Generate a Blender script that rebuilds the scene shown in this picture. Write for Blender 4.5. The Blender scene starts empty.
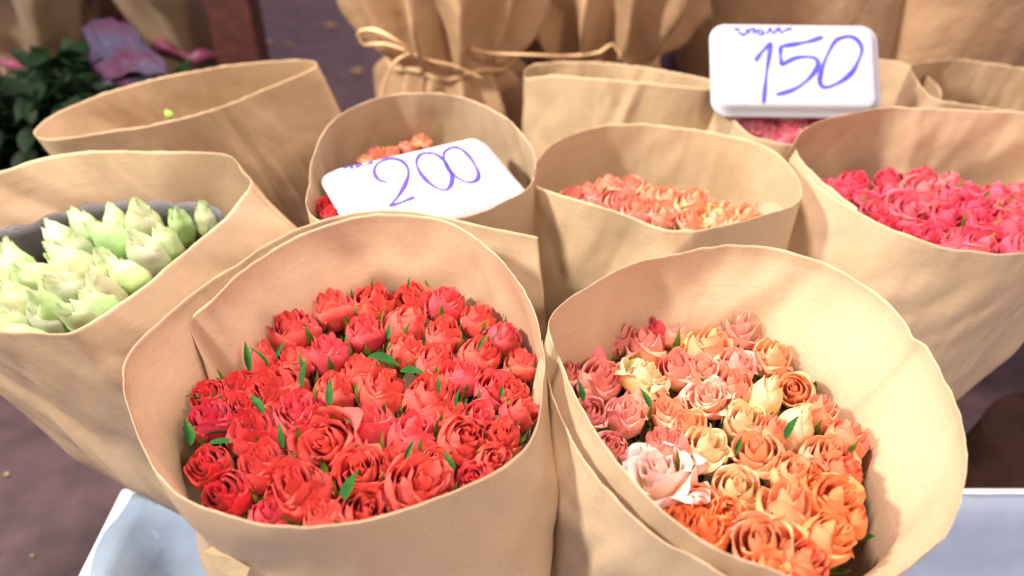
import bpy, math, random
from mathutils import Vector, Matrix, noise, Quaternion
random.seed(7)
PI = math.pi
sc = bpy.context.scene
COL = sc.collection

# ------------------------------------------------------------------ camera
CAMZ, PITCH, FPX = 1.08, math.radians(36), 796.4
cam_d = bpy.data.cameras.new('camera'); cam = bpy.data.objects.new('camera', cam_d); COL.objects.link(cam)
cam.location = (0, 0, CAMZ); cam.rotation_euler = (PI/2 - PITCH, 0, 0)
cam_d.sensor_width = 36; cam_d.lens = 28; cam_d.clip_start = .01; cam_d.clip_end = 60
cam_d.dof.use_dof = True; cam_d.dof.focus_distance = .76; cam_d.dof.aperture_fstop = 2.7
sc.camera = cam
CAM = Vector((0, 0, CAMZ))
FW = Vector((0, math.cos(PITCH), -math.sin(PITCH))); UP = Vector((0, math.sin(PITCH), math.cos(PITCH)))

def ray(px, py):
    return Vector((1, 0, 0))*((px-512)/FPX) + UP*((288-py)/FPX) + FW
def at(px, py, z):                       # world point seen at a pixel, at height z
    d = ray(px, py); return CAM + d*((z-CAMZ)/d.z)
def at_y(px, py, y):                     # world point seen at a pixel, at distance y
    d = ray(px, py); return CAM + d*(y/d.y)

# ------------------------------------------------------------------ materials
def new_mat(name):
    m = bpy.data.materials.new(name); m.use_nodes = True
    nt = m.node_tree; b = nt.nodes['Principled BSDF']
    return m, nt, b
def N(nt, t, **kw):
    n = nt.nodes.new(t)
    for k, v in kw.items():
        if k in n.inputs: n.inputs[k].default_value = v
        else: setattr(n, k, v)
    return n
def mix_rgb(nt, fac, a, b, blend='MIX'):
    m = nt.nodes.new('ShaderNodeMix'); m.data_type = 'RGBA'; m.blend_type = blend
    for sock, val in ((m.inputs[0], fac), (m.inputs[6], a), (m.inputs[7], b)):
        if hasattr(val, 'links'): nt.links.new(val, sock)
        else: sock.default_value = val
    return m.outputs[2]
def ramp(nt, src, p0, p1, c0=(0,0,0,1), c1=(1,1,1,1)):
    r = nt.nodes.new('ShaderNodeValToRGB')
    r.color_ramp.elements[0].position = p0; r.color_ramp.elements[1].position = p1
    r.color_ramp.elements[0].color = c0; r.color_ramp.elements[1].color = c1
    nt.links.new(src, r.inputs[0]); return r.outputs[0]

def paper_mat(name, c=(.66,.51,.35), c2=(.60,.455,.30), bump=.2, transl=.12):
    m, nt, b = new_mat(name)
    tc = N(nt, 'ShaderNodeTexCoord')
    n1 = N(nt, 'ShaderNodeTexNoise', Scale=9.0, Detail=4.0, Roughness=.6); nt.links.new(tc.outputs['Object'], n1.inputs[0])
    n2 = N(nt, 'ShaderNodeTexNoise', Scale=420.0, Detail=3.0); nt.links.new(tc.outputs['Object'], n2.inputs[0])
    base = mix_rgb(nt, ramp(nt, n1.outputs[0], .35, .65), (*c,1), (*c2,1))
    col = mix_rgb(nt, .16, base, ramp(nt, n2.outputs[0], .3, .7, (.35,.35,.35,1), (1,1,1,1)), 'MULTIPLY')
    # laid lines of kraft paper, across the sheet (uv v = height)
    uv = N(nt, 'ShaderNodeUVMap', uv_map='UVMap')
    mp = N(nt, 'ShaderNodeMapping'); mp.inputs['Scale'].default_value = (6, 180, 1)
    nt.links.new(uv.outputs[0], mp.inputs[0])
    n3 = N(nt, 'ShaderNodeTexNoise', Scale=1.0, Detail=3.0); nt.links.new(mp.outputs[0], n3.inputs[0])
    col = mix_rgb(nt, .13, col, ramp(nt, n3.outputs[0], .3, .7, (.55,.5,.45,1), (1,1,1,1)), 'MULTIPLY')
    # soft creases
    n4 = N(nt, 'ShaderNodeTexNoise', Scale=3.0, Detail=1.0, Distortion=.3); nt.links.new(tc.outputs['Object'], n4.inputs[0])
    v = N(nt, 'ShaderNodeTexVoronoi', Scale=4.0, feature='DISTANCE_TO_EDGE'); nt.links.new(n4.outputs[1], v.inputs[0])
    mpp = N(nt, 'ShaderNodeMath', operation='MINIMUM'); mpp.inputs[1].default_value = .12
    nt.links.new(v.outputs[0], mpp.inputs[0])
    bp1 = N(nt, 'ShaderNodeBump', Strength=bump, Distance=.012); nt.links.new(mpp.outputs[0], bp1.inputs['Height'])
    bp1.inputs['Distance'].default_value = .0035
    bp0 = N(nt, 'ShaderNodeBump', Strength=bump, Distance=.012); nt.links.new(n1.outputs[0], bp0.inputs['Height']); nt.links.new(bp0.outputs[0], bp1.inputs['Normal'])
    bp2 = N(nt, 'ShaderNodeBump', Strength=.25, Distance=.0006); nt.links.new(n3.outputs[0], bp2.inputs['Height']); nt.links.new(bp1.outputs[0], bp2.inputs['Normal'])
    nt.links.new(col, b.inputs['Base Color']); nt.links.new(bp2.outputs[0], b.inputs['Normal'])
    b.inputs['Roughness'].default_value = .62; b.inputs['Specular IOR Level'].default_value = .3
    tr = N(nt, 'ShaderNodeBsdfTranslucent'); nt.links.new(col, tr.inputs[0])
    ms = N(nt, 'ShaderNodeMixShader'); ms.inputs[0].default_value = transl
    nt.links.new(b.outputs[0], ms.inputs[1]); nt.links.new(tr.outputs[0], ms.inputs[2])
    nt.links.new(ms.outputs[0], nt.nodes['Material Output'].inputs[0])
    return m
M = {}
M['paper'] = paper_mat('kraft_paper')
M['paper_pale'] = paper_mat('pale_kraft_paper', (.70,.55,.36), (.65,.50,.32))
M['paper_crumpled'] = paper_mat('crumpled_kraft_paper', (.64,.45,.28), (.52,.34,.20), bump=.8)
M['paper_brown'] = paper_mat('brown_kraft_paper', (.10,.05,.03), (.04,.02,.012), bump=.8)  # brown kraft with the shade on the dim bundle mixed into its colour

def petal_mat(name, base_mul, tip_mul, transl=.36, rough=.55):
    m, nt, b = new_mat(name)
    oi = N(nt, 'ShaderNodeObjectInfo')
    at_ = N(nt, 'ShaderNodeAttribute', attribute_name='tip')
    tc = N(nt, 'ShaderNodeTexCoord')
    ns = N(nt, 'ShaderNodeTexNoise', Scale=1.6, Detail=4.0); nt.links.new(tc.outputs['Object'], ns.inputs[0])
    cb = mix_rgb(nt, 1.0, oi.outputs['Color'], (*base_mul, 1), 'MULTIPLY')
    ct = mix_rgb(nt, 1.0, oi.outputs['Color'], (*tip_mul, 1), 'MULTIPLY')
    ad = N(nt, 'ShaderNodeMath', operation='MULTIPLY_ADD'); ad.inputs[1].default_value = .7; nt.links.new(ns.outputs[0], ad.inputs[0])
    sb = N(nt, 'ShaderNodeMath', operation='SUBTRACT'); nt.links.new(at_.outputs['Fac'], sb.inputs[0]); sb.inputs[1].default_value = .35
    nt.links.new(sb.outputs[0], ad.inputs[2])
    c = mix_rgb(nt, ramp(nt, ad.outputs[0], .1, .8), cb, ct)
    veins = N(nt, 'ShaderNodeTexNoise', Scale=9.0, Detail=5.0, Roughness=.7); nt.links.new(tc.outputs['Object'], veins.inputs[0])
    c = mix_rgb(nt, .14, c, ramp(nt, veins.outputs[0], .3, .7, (.62,.5,.5,1), (1,1,1,1)), 'MULTIPLY')
    bp = N(nt, 'ShaderNodeBump', Strength=.22, Distance=.12); nt.links.new(veins.outputs[0], bp.inputs['Height'])
    nt.links.new(c, b.inputs['Base Color']); nt.links.new(bp.outputs[0], b.inputs['Normal'])
    b.inputs['Roughness'].default_value = rough; b.inputs['Specular IOR Level'].default_value = .35
    b.inputs['Sheen Weight'].default_value = .15
    tr = N(nt, 'ShaderNodeBsdfTranslucent'); nt.links.new(c, tr.inputs[0])
    ms = N(nt, 'ShaderNodeMixShader'); ms.inputs[0].default_value = transl
    nt.links.new(b.outputs[0], ms.inputs[1]); nt.links.new(tr.outputs[0], ms.inputs[2])
    nt.links.new(ms.outputs[0], nt.nodes['Material Output'].inputs[0])
    return m
M['red_petal'] = petal_mat('red_petal', (.62,.22,.42), (1,1.35,1.25), transl=.30)  # dark base and bright tip put fold shadow and rim highlight into the colour
M['peach_petal'] = petal_mat('peach_petal', (1.0,1.0,.66), (1,.95,1.12), transl=.26)
M['green_petal'] = petal_mat('green_petal', (.78,.92,.62), (1.02,1.0,1.12))
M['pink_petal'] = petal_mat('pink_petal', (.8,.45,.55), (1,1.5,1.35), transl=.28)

def green_mat(name, a, b_, rough=.45, transl=.2):
    m, nt, b = new_mat(name)
    tc = N(nt, 'ShaderNodeTexCoord'); ns = N(nt, 'ShaderNodeTexNoise', Scale=1.3, Detail=5.0); nt.links.new(tc.outputs['Object'], ns.inputs[0])
    c = mix_rgb(nt, ramp(nt, ns.outputs[0], .35, .65), (*a,1), (*b_,1)); nt.links.new(c, b.inputs['Base Color'])
    b.inputs['Roughness'].default_value = rough; b.inputs['Specular IOR Level'].default_value = .2
    tr = N(nt, 'ShaderNodeBsdfTranslucent'); nt.links.new(c, tr.inputs[0])
    ms = N(nt, 'ShaderNodeMixShader'); ms.inputs[0].default_value = transl
    nt.links.new(b.outputs[0], ms.inputs[1]); nt.links.new(tr.outputs[0], ms.inputs[2])
    nt.links.new(ms.outputs[0], nt.nodes['Material Output'].inputs[0])
    return m
M['leaf'] = green_mat('rose_leaf', (.006,.06,.010), (.02,.15,.02), .65, .1)
M['sepal'] = green_mat('sepal_green', (.06,.15,.02), (.20,.28,.04), .5, .15)
M['stem'] = green_mat('stem_green', (.02,.05,.01), (.04,.07,.015), .5, 0)
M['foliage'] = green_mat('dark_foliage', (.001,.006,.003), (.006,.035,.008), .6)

def plain(name, c, rough=.5, c2=None, scale=20, bump=0, transl=0, metal=0, bdist=.002):
    m, nt, b = new_mat(name)
    tc = N(nt, 'ShaderNodeTexCoord'); ns = N(nt, 'ShaderNodeTexNoise', Scale=scale, Detail=6.0, Roughness=.6); nt.links.new(tc.outputs['Object'], ns.inputs[0])
    c2 = c2 or tuple(x*.85 for x in c)
    col = mix_rgb(nt, ramp(nt, ns.outputs[0], .35, .65), (*c,1), (*c2,1)); nt.links.new(col, b.inputs['Base Color'])
    b.inputs['Roughness'].default_value = rough; b.inputs['Metallic'].default_value = metal
    if bump:
        bp = N(nt, 'ShaderNodeBump', Strength=bump, Distance=bdist); nt.links.new(ns.outputs[0], bp.inputs['Height']); nt.links.new(bp.outputs[0], b.inputs['Normal'])
    if transl:
        tr = N(nt, 'ShaderNodeBsdfTranslucent'); nt.links.new(col, tr.inputs[0])
        ms = N(nt, 'ShaderNodeMixShader'); ms.inputs[0].default_value = transl
        nt.links.new(b.outputs[0], ms.inputs[1]); nt.links.new(tr.outputs[0], ms.inputs[2])
        nt.links.new(ms.outputs[0], nt.nodes['Material Output'].inputs[0])
    return m
M['foam'] = plain('white_foam', (.55,.60,.70), .45, (.51,.56,.67), 60, .3, .1)
M['foam_box'] = plain('foam_box', (.74,.80,.88), .3, (.68,.75,.85), 90, .3, 0)
M['film'] = plain('plastic_film', (.42,.55,.72), .12, (.32,.43,.60), 6, .35, .15, bdist=.012)
M['ink'] = plain('blue_ink', (.05,.03,.45), .5, (.08,.05,.55), 80)
M['ink_light'] = plain('pale_blue_ink', (.06,.08,.65), .5, (.04,.05,.5), 80)
M['floor'] = plain('floor', (.080,.048,.054), .55, (.042,.025,.032), 14, .5, bdist=.004)
M['wood'] = plain('dark_wood', (.075,.022,.018), .5, (.04,.012,.01), 30, .4)
M['twine'] = plain('raffia_twine', (.72,.52,.30), .6, (.6,.4,.22), 60, .3)
M['pink_ribbon'] = plain('pink_ribbon', (.45,.12,.24), .35, (.3,.06,.15), 30, .3, .2)
M['foil'] = plain('mauve_foil', (.035,.038,.09), .6, (.05,.008,.035), 14, .8, 0, bdist=.02)
M['tape'] = plain('clear_tape', (.70,.56,.30), .12, (.56,.42,.2), 30, .5)
M['white_sheet'] = plain('white_sheet', (.62,.55,.75), .5, (.5,.42,.62), 8, .3)
M['dark_crate'] = plain('dark_crate', (.008,.007,.01), .6)  # near black for the added dark block, also on the tub
M['scrap'] = plain('petal_scrap', (.30,.28,.12), .6, (.4,.22,.08))

def newsprint():
    m, nt, b = new_mat('newsprint')
    uv = N(nt, 'ShaderNodeUVMap', uv_map='UVMap')
    w = N(nt, 'ShaderNodeTexWave', Scale=14.0, Distortion=0.0, bands_direction='Y'); nt.links.new(uv.outputs[0], w.inputs[0])
    mp = N(nt, 'ShaderNodeMapping'); mp.inputs['Scale'].default_value = (300, 60, 1); nt.links.new(uv.outputs[0], mp.inputs[0])
    ns = N(nt, 'ShaderNodeTexNoise', Scale=1.0, Detail=2.0); nt.links.new(mp.outputs[0], ns.inputs[0])
    mul = N(nt, 'ShaderNodeMath', operation='MULTIPLY'); nt.links.new(w.outputs[1], mul.inputs[0]); nt.links.new(ramp(nt, ns.outputs[0], .4, .55), mul.inputs[1])
    c = mix_rgb(nt, mul.outputs[0], (.15,.15,.18,1), (.02,.02,.03,1)); nt.links.new(c, b.inputs['Base Color']); b.inputs['Roughness'].default_value = .7
    return m
M['news'] = newsprint()

# ------------------------------------------------------------------ mesh helpers
def mesh(name, v, f, mat, parent=None, smooth=True, uvs=None, attr=None, solid=0):
    me = bpy.data.meshes.new(name); me.from_pydata([tuple(p) for p in v], [], f)
    if mat: me.materials.append(M[mat])
    if smooth: me.polygons.foreach_set('use_smooth', [True]*len(me.polygons))
    if uvs:
        l = me.uv_layers.new(name='UVMap')
        for lp in me.loops: l.data[lp.index].uv = uvs[lp.vertex_index]
    if attr:
        a = me.attributes.new('tip', 'FLOAT', 'POINT'); a.data.foreach_set('value', attr)
    me.update()
    o = bpy.data.objects.new(name, me); COL.objects.link(o)
    if parent: o.parent = parent
    if solid:
        s = o.modifiers.new('thickness', 'SOLIDIFY'); s.thickness = solid; s.offset = 0
    return o
def tag(o, label=None, cat=None, group=None, kind=None):
    if label: o['label'] = label
    if cat: o['category'] = cat
    if group: o['group'] = group
    if kind: o['kind'] = kind
    return o
def empty(name, loc=(0,0,0)):
    o = bpy.data.objects.new(name, None); o.empty_display_size = .02; COL.objects.link(o); o.location = loc; return o
class MB:
    def __init__(s): s.v, s.f, s.a = [], [], []
    def grid(s, P, A=None, closed=False):
        b = len(s.v); nr, nc = len(P), len(P[0])
        for i, r in enumerate(P):
            for j, p in enumerate(r):
                s.v.append(p); s.a.append(A[i][j] if A else 0)
        for i in range(nr-1):
            for j in range(nc if closed else nc-1):
                j2 = (j+1) % nc
                s.f.append((b+i*nc+j, b+i*nc+j2, b+(i+1)*nc+j2, b+(i+1)*nc+j))
    def tube(s, pts, r, n=8, rfun=None, flat=1.0):
        pts = [Vector(p) for p in pts]; rows = []
        up = Vector((0,0,1))
        for i, p in enumerate(pts):
            t = (pts[min(i+1, len(pts)-1)] - pts[max(i-1, 0)]).normalized()
            a = t.cross(up)
            if a.length < 1e-3: a = t.cross(Vector((0,1,0)))
            a.normalize(); c = t.cross(a)
            rr = r*(rfun(i/(len(pts)-1)) if rfun else 1)
            rows.append([p + a*math.cos(2*PI*k/n)*rr + c*math.sin(2*PI*k/n)*rr*flat for k in range(n)])
        s.grid(rows, None, True)
        b = len(s.v); s.v += [pts[0], pts[-1]]; s.a += [0,0]; m = len(rows)
        base = b - m*n
        for k in range(n):
            s.f.append((b, base+(k+1) % n, base+k)); s.f.append((b+1, base+(m-1)*n+k, base+(m-1)*n+(k+1) % n))
    def box(s, lo, hi):
        b = len(s.v); x0,y0,z0 = lo; x1,y1,z1 = hi
        s.v += [Vector(p) for p in ((x0,y0,z0),(x1,y0,z0),(x1,y1,z0),(x0,y1,z0),(x0,y0,z1),(x1,y0,z1),(x1,y1,z1),(x0,y1,z1))]; s.a += [0]*8
        for q in ((0,3,2,1),(4,5,6,7),(0,1,5,4),(1,2,6,5),(2,3,7,6),(3,0,4,7)): s.f.append(tuple(b+i for i in q))
    def build(s, name, mat, parent=None, smooth=True, attr=False, solid=0):
        return mesh(name, s.v, s.f, mat, parent, smooth, None, s.a if attr else None, solid)
def spline(P, n, closed=False):
    P = [Vector(p) for p in P]; m = len(P); segs = m if closed else m-1
    def g(i): return P[i % m] if closed else P[max(0, min(m-1, i))]
    # roughly even spacing
    L = [(g(i+1)-g(i)).length for i in range(segs)]; T = sum(L); out = []
    for i in range(segs):
        k = max(1, round(n*L[i]/T))
        for j in range(k):
            t = j/k; a, b, c, d = g(i-1), g(i), g(i+1), g(i+2)
            out.append(.5*((2*b) + (c-a)*t + (2*a-5*b+4*c-d)*t*t + (-a+3*b-3*c+d)*t**3))
    if not closed: out.append(P[-1])
    return out

# ------------------------------------------------------------------ paper wraps
def wrap(name, label, rim, base, rb=.07, taper=1.7, hold=.10, seed=1, mat='paper', cat='paper wrap', group='kraft paper wraps holding the flowers',
         closed=True, zf=.6, zb=.63, wr=1.0, v1=1.0, lean=1.0, early=.0, shift=(0,0)):
    """rim: pixels (px, py[, z]) in order round the mouth; an open list is a sheet wound round past itself."""
    ys = [p[1] for p in rim]; y0, y1 = min(ys), max(ys)
    R = []
    for p in rim:
        z = p[2] if len(p) > 2 else zb + (zf-zb)*(p[1]-y0)/(y1-y0)
        R.append(at(p[0], p[1], z))
    R = spline(R, 250, closed)
    if closed: R.append(R[0].copy())
    cx = (min(p.x for p in R)+max(p.x for p in R))/2; cy = (min(p.y for p in R)+max(p.y for p in R))/2
    cz = sum(p.z for p in R)/len(R); C0 = Vector((cx, cy, cz)); B = Vector(base)
    Rm = sum(((p-C0).xy).length for p in R)/len(R)
    print('WRAP %s center %.2f %.2f %.2f  dx %.3f dy %.3f' % (name, cx, cy, cz, max(p.x for p in R)-min(p.x for p in R), max(p.y for p in R)-min(p.y for p in R)))
    cr = random.Random(seed*13+1); CRS = [(cr.uniform(-PI, PI), cr.uniform(-2.6, 2.6), cr.choice((-1,1))*cr.uniform(.003,.010), cr.uniform(.15,.5)) for _ in range(13)]
    H = (B-C0).length; nv = 56; V = []; UV = []; n = len(R)
    for i in range(nv):
        v = v1*(i/(nv-1))**1.25; s = v*H
        k = max(0, (s-hold)/(H-hold)) if H > hold else v
        f = 1 - (1-rb/Rm)*(k**(1/taper) if False else (math.sin(k*PI/2))**taper)
        c = C0 + (B-C0)*(v**lean)
        u = min(1, s/.09); u = u*u*(3-2*u); f *= 1-early*u; c = c + Vector((shift[0], shift[1], 0))*u*(1-.6*v)
        row = []
        for j, p in enumerate(R):
            d = p-C0
            q = c + Vector((d.x*f, d.y*f, d.z*f*(1-v)**1.0))
            th = math.atan2(d.y, d.x); e = Vector((math.cos(th), math.sin(th), 0))
            ct, st = math.cos(th), math.sin(th)
            jj = 0 if (closed and j == n-1) else j
            w = noise.noise(Vector((ct*1.6+seed*7.3, st*1.6, v*2.2)))*.010*min(1, v*5)
            w += noise.noise(Vector((ct*5+seed*3.1, st*5, v*3.0)))*.0035*(.25+2.2*v)
            w += abs(noise.noise(Vector((ct*9+seed*1.7, st*9, v*2.0+3))))*.012*v*v*3
            w += abs(noise.noise(Vector((ct*3.1+v*4+seed, st*3.1-v*3, v*5))))*.006*min(1, v*6)
            w += noise.noise(Vector((ct*14+seed, st*14, v*14)))*.0010
            for t0, sl, am, wd in CRS:
                dd = (th-t0-sl*v+PI) % (2*PI) - PI
                if abs(dd) < wd: w += am*(1-abs(dd)/wd)*min(1, .35+v*8)
            # fibre-edge waver of the cut rim
            q += e*(w*wr)
            if i == 0: q.z += noise.noise(Vector((ct*8+seed, st*8, 2)))*.0016
            V.append(q); UV.append((j/n*2.2, v))
    F = [(i*n+j, i*n+j+1, (i+1)*n+j+1, (i+1)*n+j) for i in range(nv-1) for j in range(n-1)]
    o = mesh(name, V, F, mat, None, True, UV, None, .0005)
    tag(o, label, cat, group)
    o['_'] = 0; del o['_']
    return o, C0, R

RIM = {}
RIM['A'] = [(212,388,.545),(204,362,.575),(191,321,.606),(212,300),(240,272),(272,250),(305,233),(350,218),(390,215),(438,219),(465,230),(486,247),(510,271),(528,297),(540,330),(545,368),(543,405),(533,437),(508,463),(470,484),(425,503),(370,519),(330,526),(290,527),(245,520),(200,503),(170,482),(148,455),(134,425),(126,392),(126,362),(140,340),(170,312),(205,284),(240,262),(258,249,.615),(300,228,.61),(350,213,.61),(400,211,.61),(437,216,.61),(475,224,.61),(537,237,.61)]
RIM['B'] = [(800,586,.600),(745,562,.600),(700,541,.600),(650,498,.603),(605,445,.607),(575,395,.610),(560,360,.612),(552,342),(549,322),(560,305),(590,284),(640,264),(690,250),(730,244),(770,247),(810,258),(850,276),(885,300),(905,322),(914,338),(926,345),(940,372),(955,410),(965,455),(962,495),(948,530),(920,558),(880,585),(840,596),(800,594),(770,603,.59),(732,581,.592),(693,558,.592),(662,541,.592),(611,493,.592),(578,450,.592),(556,405,.592),(546,370,.594),(542,340,.597)]
RIM['C'] = [(250,186),(243,172),(222,155),(150,151),(100,151),(50,156),(0,172),(-60,196),(-110,225),(-125,262),(-100,300),(-50,322),(0,331),(35,333),(68,334),(100,316),(150,281),(200,238)]
RIM['D'] = [(35,132),(50,117),(75,105),(107,92),(150,80),(200,70),(248,63),(290,60),(311,61),(313,68),(267,88),(214,109),(153,124),(110,131),(76,136),(48,139)]
RIM['E'] = [(306,204),(308,178),(313,152),(322,132),(340,115),(377,99),(416,93),(464,98),(503,116),(525,138),(536,158),(535,176),(526,189),(505,201),(475,214),(430,224),(380,229),(340,227),(315,218)]
RIM['F'] = [(533,182),(535,166),(545,150),(565,137),(600,126),(640,124),(700,130),(752,141),(775,152),(793,170),(802,192),(795,204),(770,213),(716,227),(683,229),(655,226),(605,208),(560,194),(540,187)]
RIM['G'] = [(858,209,.598),(825,183,.601),(803,162,.604),(796,146,.61),(802,131),(830,119),(870,111),(905,107),(960,108),(1024,112),(1080,122),(1120,148),(1128,190),(1095,228),(1050,248),(1020,253),(985,252),(945,247),(900,232),(862,214,.596),(824,190,.596),(797,163,.596)]
RIM['H'] = [(526,78,.585),(530,66),(560,62),(610,63),(670,71),(722,83),(724,90,.60),(690,87,.612),(640,82,.616),(590,78,.614),(550,75,.605)]
RIM['I'] = [(718,112),(722,92),(745,72),(790,60),(840,57),(880,59),(905,64),(928,76),(941,95),(925,112),(880,126),(840,138),(797,144),(773,141),(749,134),(732,118)]
RIM['J'] = [(914,64),(960,60),(1024,68),(1075,78),(1090,98),(1060,114),(1010,110),(960,103),(930,96),(918,80)]

G1 = 'kraft paper wraps holding flowers'
wA, cA, _ = wrap('paper_wrap', 'kraft paper wrap round the red roses, folded corner at its left, front left', RIM['A'], (-.115,.49,.14), .10, closed=False, zf=.596, zb=.635, seed=1, group=G1, hold=.13, early=.07, shift=(.014,-.004))
wB, cB, _ = wrap('paper_wrap', 'double layered kraft paper wrap round the peach and pink roses, front right', RIM['B'], (.165,.48,.14), .10, closed=False, zf=.585, zb=.645, seed=2, group=G1, hold=.13, early=.13, shift=(-.030,-.012))
wC, cC, _ = wrap('paper_wrap', 'kraft paper wrap round pale green roses, cut by the left edge', RIM['C'], (-.235,.735,.09), .10, zf=.60, zb=.62, seed=3, group=G1, hold=.25, taper=1.35)
wD, cD, _ = wrap('paper_wrap', 'wide kraft paper wrap that looks empty, behind the green roses', RIM['D'], (-.36,1.28,.12), .09, zf=.605, zb=.61, seed=4, group=G1, wr=.45, mat='paper_pale')
wE, cE, _ = wrap('paper_wrap', 'kraft paper wrap with the 200 price tray in its mouth', RIM['E'], (-.09,.98,.12), .09, zf=.60, zb=.64, seed=5, group=G1, wr=.8)
wF, cF, _ = wrap('paper_wrap', 'kraft paper wrap round peach roses, centre, behind the two front wraps', RIM['F'], (.16,.90,.12), .09, zf=.60, zb=.605, seed=6, group=G1, wr=.7, mat='paper_pale')
wG, cG, _ = wrap('paper_wrap', 'large kraft paper wrap round hot pink roses, at the right edge', RIM['G'], (.44,.86,.13), .09, closed=False, zf=.60, zb=.64, seed=8, group=G1, taper=1.4, hold=.20)
wH, cH, _ = wrap('paper_wrap', 'pressed flat kraft paper wrap, left of the 150 price tray', RIM['H'], (.19,1.25,.10), .09, zf=.59, zb=.59, seed=9, group=G1, mat='paper_pale', wr=.6)
wI, cI, _ = wrap('paper_wrap', 'kraft paper wrap holding pink roses under the 150 price tray', RIM['I'], (.44,1.24,.10), .09, zf=.575, zb=.575, seed=10, group=G1)
wJ, cJ, _ = wrap('paper_wrap', 'kraft paper wrap mostly hidden behind the hot pink roses, far right', RIM['J'], (.80,1.30,.10), .09, zf=.60, zb=.60, seed=11, group=G1)

# ------------------------------------------------------------------ roses
def petal(mb, phi, w, r0, h, prof, curl, ruffle, seed, tilt=0., pinch=0., z0=0., nu=9, nv=9):
    """prof = radius factors at t = 0, .33, .66, 1"""
    P = []; A = []
    for i in range(nv):
        t = i/(nv-1)
        x = t*3; k = min(2, int(x)); u = x-k; u = u*u*(3-2*u)
        pr = prof[k]*(1-u) + prof[k+1]*u
        row = []; ar = []
        wt = w*(.42 + .58*math.sin(min(1, t*1.25)*PI/2))*(1 if t < .8 else 1-.35*((t-.8)/.2)**2)
        for j in range(nu):
            s = -1+2*j/(nu-1)
            a = phi + s*wt
            top = t*(1 - .24*abs(s)**2.3*t)
            r = r0*pr*(1+.10*s)
            c = max(0, (t-.68)/.32)
            r += curl*c*c*(.55+.65*min(1,abs(s)*1.6))
            z = z0 + h*top - max(0, curl)*c**3*(.35+.55*min(1,abs(s)*1.6))
            # pointed tip
            z += pinch*h*max(0, 1-abs(s)*1.3)**1.6*t*t
            r += tilt*t*t
            nz = noise.noise(Vector((seed*5.1+s*1.6, t*1.5, seed)))
            n2 = noise.noise(Vector((seed*2.1+s*4.2, t*2.5, seed*.7)))
            r += ruffle*(nz+.45*n2)*t*t*1.3
            z += ruffle*.8*noise.noise(Vector((seed*1.3+s*3.7, 9.1, seed)))*t*t
            r = max(.015, r)
            row.append(Vector((r*math.cos(a), r*math.sin(a), z))); ar.append(min(1, t*1.05))
        P.append(row); A.append(ar)
    mb.grid(P, A)

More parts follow.
